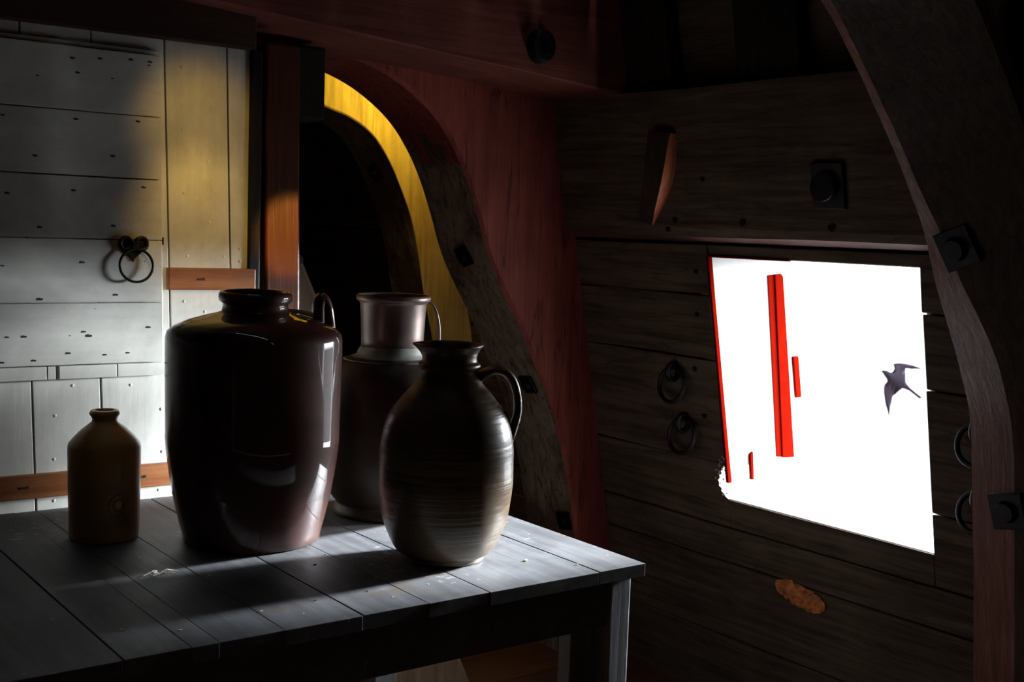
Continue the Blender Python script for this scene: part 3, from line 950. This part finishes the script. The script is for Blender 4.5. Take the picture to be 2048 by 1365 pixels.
# small stoneware bottle
bot = place_pot('stoneware_bottle', 0.798, 2.404, 'small ochre stoneware bottle with a round stamped seal', 'bottle')
prof = [(0.04, 0), (0.0655, 0.0), (0.0675, 0.003), (0.0680, 0.012), (0.0695, 0.086), (0.0708, 0.176), (0.0706, 0.186), (0.0680, 0.194), (0.0590, 0.205), (0.0450, 0.2195), (0.0330, 0.229), (0.0255, 0.235), (0.0238, 0.240), (0.0262, 0.246), (0.0295, 0.2505), (0.0295, 0.254), (0.0265, 0.2585), (0.020, 0.259), (0.016, 0.25), (0.016, 0.2), (0.02, 0.1)]
link('body', lathe_bm(prof, 72), M['bottle'], parent=bot, smooth=True)
sa = math.atan2(-2.404, -0.798) + math.radians(24)
def on_bottle(u, v, h):
    a = sa + u / 0.069
    r = 0.0697 + h
    return (r * math.cos(a), r * math.sin(a), 0.077 + v)
bm = bmesh.new()
for R_, w_ in ((0.0205, 0.0022), (0.0115, 0.0022)):
    pts = [on_bottle(R_ * math.cos(t), R_ * math.sin(t), 0.0) for t in [i * 2 * math.pi / 32 for i in range(32)]]
    tube_bm(pts, w_, 8, bm, closed=True, side=Vector((math.cos(sa), math.sin(sa), 0)))
link('seal', bm, M['bottle'], parent=bot, smooth=True)

# ash-glazed jug in front
jug = place_pot('jug', 1.313, 1.939, 'brown ridged stoneware jug with a loop handle, at the front of the table', 'jug')
prof = [(0.05, 0), (0.0765, 0.0), (0.080, 0.004), (0.0800, 0.010), (0.0850, 0.012), (0.0950, 0.020), (0.1085, 0.042), (0.1212, 0.0755), (0.1290, 0.1155), (0.1322, 0.165), (0.1316, 0.2), (0.1300, 0.228), (0.1255, 0.256), (0.1125, 0.289), (0.0915, 0.318), (0.0690, 0.343), (0.0580, 0.359), (0.0545, 0.370), (0.0560, 0.374), (0.0600, 0.3775), (0.0610, 0.381), (0.0590, 0.3855), (0.0545, 0.389), (0.0530, 0.396), (0.0548, 0.405), (0.0600, 0.414), (0.0645, 0.4195), (0.0650, 0.4225), (0.0620, 0.4235), (0.0560, 0.418), (0.047, 0.40), (0.046, 0.36), (0.10, 0.28), (0.12, 0.15), (0.06, 0.02)]
sp_a = math.atan2(0.84, -0.55) + math.radians(2)     # towards the picture's left
vdir = Vector((1.313, 1.939)).normalized()
left_a = math.atan2(vdir.x, -vdir.y)
right_a = left_a + math.pi
def jugfn(a, x, y, z):
    k_ = 1 + 0.004 * math.sin(z * 95) * (1 if z < .33 else 0) + 0.006 * math.sin(a * 2 + .8)
    if z > 0.395:
        d = (a - left_a + math.pi) % (2 * math.pi) - math.pi
        s = math.exp(-(d / 0.26) ** 2) * (z - 0.395) / 0.028
        k_ *= 1 + 0.13 * s
    return (x * k_, y * k_, z)
pr2 = spline(prof, 3)
link('body', lathe_bm([(max(r, .001), z) for r, z in pr2], 96, jugfn), M['jug'], parent=jug, smooth=True)
rd = Vector((math.cos(right_a + .12), math.sin(right_a + .12), 0))
def J(r, z): return rd * r + Vector((0, 0, z))
hp = [J(0.048, 0.352), J(0.066, 0.363), J(0.088, 0.373), J(0.110, 0.369), J(0.127, 0.350), J(0.1365, 0.320), J(0.1375, 0.288), J(0.130, 0.257), J(0.124, 0.232), J(0.1235, 0.212), J(0.1255, 0.196)]
wd = [0.020, 0.018, 0.017, 0.016, 0.0155, 0.015, 0.015, 0.015, 0.0135, 0.0085, 0.003]
th = [0.012, 0.0105, 0.0095, 0.009, 0.0085, 0.008, 0.008, 0.0085, 0.0075, 0.0055, 0.002]
c = spline([(*p, a, b) for p, a, b in zip(hp, wd, th)], 5)
side = rd.cross(Vector((0, 0, 1)))
link('handle', tube_bm([q[:3] for q in c], [(q[3], q[4]) for q in c], 16, side=side), M['jug'], parent=jug, smooth=True)

# tall copper jug at the back
cop = place_pot('copper_jug', 1.42, 2.329, 'tall wide-necked metal jug standing behind, between jar and stoneware jug', 'jug')
prof = [(0.06, 0), (0.124, 0), (0.1265, 0.003), (0.1225, 0.012), (0.1185, 0.022), (0.118, 0.026), (0.126, 0.034), (0.1375, 0.050), (0.1595, 0.094), (0.1685, 0.140), (0.1705, 0.198), (0.1665, 0.250), (0.154, 0.298), (0.132, 0.331), (0.105, 0.3495), (0.08, 0.357), (0.06, 0.355), (0.05, 0.2)]
link('body', lathe_bm(prof, 80), M['copper_body'], parent=cop, smooth=True)
prof = [(0.11, 0.3475), (0.094, 0.3525), (0.0795, 0.3585), (0.0772, 0.366), (0.0745, 0.3705), (0.0715, 0.3745), (0.0705, 0.3775), (0.066, 0.3775), (0.065, 0.35)]
link('collar', lathe_bm(prof, 80), M['copper_collar'], parent=cop, smooth=True)
prof = [(0.0695, 0.372), (0.0705, 0.40), (0.0725, 0.44), (0.0745, 0.472), (0.0765, 0.477), (0.0815, 0.4795), (0.0838, 0.484), (0.0838, 0.488), (0.081, 0.4925), (0.0765, 0.492), (0.0725, 0.485), (0.0705, 0.45), (0.0675, 0.40), (0.066, 0.36)]
link('neck', lathe_bm(prof, 80), M['copper_neck'], parent=cop, smooth=True)
vd = Vector((1.42, 2.329)).normalized()
ra = math.atan2(vd.x, -vd.y) + math.pi
rd = Vector((math.cos(ra + .1), math.sin(ra + .1), 0))
hp = spline([J(0.080, 0.478), J(0.089, 0.472), J(0.098, 0.455), J(0.104, 0.43), J(0.106, 0.40), J(0.105, 0.375), J(0.112, 0.35), J(0.122, 0.336)], 5)
link('handle', tube_bm(hp, [(0.011, 0.0028)] * len(hp), 12, side=rd.cross(Vector((0, 0, 1)))), M['copper_neck'], parent=cop, smooth=True)

# ------------------------------------------------------------------ litter on the table
def on_table(px, py):
    v = RM @ Vector(((px - W / 2), -(py - H / 2), -F))
    t = (TZ - CAM.z) / v.z
    return CAM + v * t
bm = bmesh.new()
random.seed(5)
c0 = on_table(310, 1154)
for i in range(16):
    a = random.uniform(-0.5, 0.9)
    L = random.uniform(0.012, 0.035)
    st = Vector((random.uniform(-.02, .02), random.uniform(-.008, .008), 0.003))
    d_ = Vector((math.cos(a), math.sin(a) * .6, 0))
    tube_bm([st, st + d_ * L * .5 + Vector((0, 0, random.uniform(.001, .006))), st + d_ * L], 0.0009, 5, bm)
o = link('straw_wisp', bm, M['straw'], loc=(c0.x, c0.y, TZ))
tag(o, 'small wisp of straw and dust on the table in front of the large jar', 'straw')
crumbs = [(418,1152,1.4,'yellowish crumb in the lit strip of table before the large jar'),
    (362,1263,1.9,'pale oblong flake near the front edge, right one of two below the straw wisp'),
    (245,1262,1.7,'pale oblong flake near the front edge, left one of two below the straw wisp'),
    (520,1225,1.8,'white flake on the board seam, in the shadow before the large jar'),
    (608,1228,1.0,'small grey crumb at the table front edge, midway between jar and jug'),
    (736,1184,1.4,'bright yellow crumb beside the board seam, left of the stoneware jug'),
    (786,1195,1.0,'white speck near the front edge, just below the yellow crumb'),
    (855,1170,1.0,'white speck near the front edge, under the stoneware jug'),
    (743,1130,1.8,'dull brownish flake against the left foot of the stoneware jug'),
    (1052,1123,1.8,'cream flake on the bright boards right of the stoneware jug'),
    (1155,1130,1.1,'white speck on the board seam near the right table corner'),
    (1215,1111,1.2,'white speck nearest the right corner of the table'),
    (630,1131,1.2,'dark crumb in the lit strip between jar and jug'),
    (650,1111,0.9,'smaller dark crumb close to the foot of the large jar'),
    (632,1202,1.1,'dark crumb near the front edge between jar and jug')]
for i, (cx, cy, s, lab) in enumerate(crumbs):
    p = on_table(cx, cy)
    bm = bmesh.new()
    vs = [bm.verts.new(Vector((random.uniform(-1, 1), random.uniform(-.6, .6), random.uniform(0, .5))) * 0.0036 * s) for _ in range(9)]
    bmesh.ops.convex_hull(bm, input=vs)
    zmin = min(v.co.z for v in bm.verts)
    for v in bm.verts: v.co.z -= zmin
    dk = lab.startswith('dark') or lab.startswith('smaller dark')
    o = link('crumb', bm, M['gap'] if dk else M['crumb'], loc=(p.x, p.y, TZ))
    tag(o, lab, 'crumb', 'dark crumbs on the table' if dk else 'pale crumbs on the table')

# ------------------------------------------------------------------ the swallow outside
zoomed = [(485,480),(508,468),(535,468),(560,480),(590,498),(625,507),(655,500),(672,482),(677,440),(670,405),(660,370),(700,360),(760,358),(850,368),(950,390),(1030,418),(1090,447),(1050,440),(1000,437),(940,440),(880,432),(840,430),(834,480),(830,560),(826,640),(850,672),(902,730),(995,804),(1080,868),(1074,890),(1052,890),(965,822),(898,768),(840,745),(785,730),(740,775),(690,822),(650,850),(640,880),(628,950),(610,1010),(600,1080),(592,1165),(575,1090),(548,1000),(530,910),(518,820),(515,730),(522,690),(545,660),(583,637),(585,612),(570,580),(545,550),(520,510)]
BD = 4.6
def sw(px, py, off=0.0):
    v = RM @ Vector(((px - W / 2), -(py - H / 2), -F))
    return v * ((BD + off) / F)
pc = sw(1795, 775)
bird_pts = [sw(1700 + a / 7.585, 680 + b / 7.585) - pc for a, b in zoomed]
bm = bmesh.new()
nv = RM @ Vector((0, 0, 1))
vs = [bm.verts.new(p) for p in bird_pts]
fc = bm.faces.new(vs)
bmesh.ops.triangulate(bm, faces=[fc])
bmesh.ops.subdivide_edges(bm, edges=[e for e in bm.edges if not e.is_boundary], cuts=3, use_grid_fill=False)
bmesh.ops.triangulate(bm, faces=list(bm.faces))
A_ = sw(1700 + 485 / 7.585, 680 + 480 / 7.585) - pc
B_ = sw(1700 + 850 / 7.585, 680 + 700 / 7.585) - pc
ax = (B_ - A_)
boundary = {v for v in bm.verts if v.is_boundary}
front = list(bm.verts)
hts = {}
for v in front:
    t = max(0, min(1, (v.co - A_).dot(ax) / ax.length_squared))
    dist = (v.co - (A_ + ax * t)).length
    body = 0.018 * math.sqrt(max(0, math.sin(math.pi * (0.08 + 0.9 * t)))) * max(0, 1 - (dist / 0.03) ** 2) ** .5 if dist < .03 else 0
    hts[v] = body + (0.0 if v in boundary else 0.003)
ret = bmesh.ops.duplicate(bm, geom=list(bm.verts) + list(bm.edges) + list(bm.faces))
vmap = ret['vert_map']
for v in front:
    w = vmap[v]
    w.co = v.co - nv * hts[v]
for v in front:
    bow = 0.0
    v.co = v.co + nv * hts[v]
bmesh.ops.remove_doubles(bm, verts=bm.verts, dist=0.0004)
o = link('swallow', bm, M['bird'], smooth=True, loc=CAM + pc)
tag(o, 'dark swallow in flight seen through the bright port', 'bird')
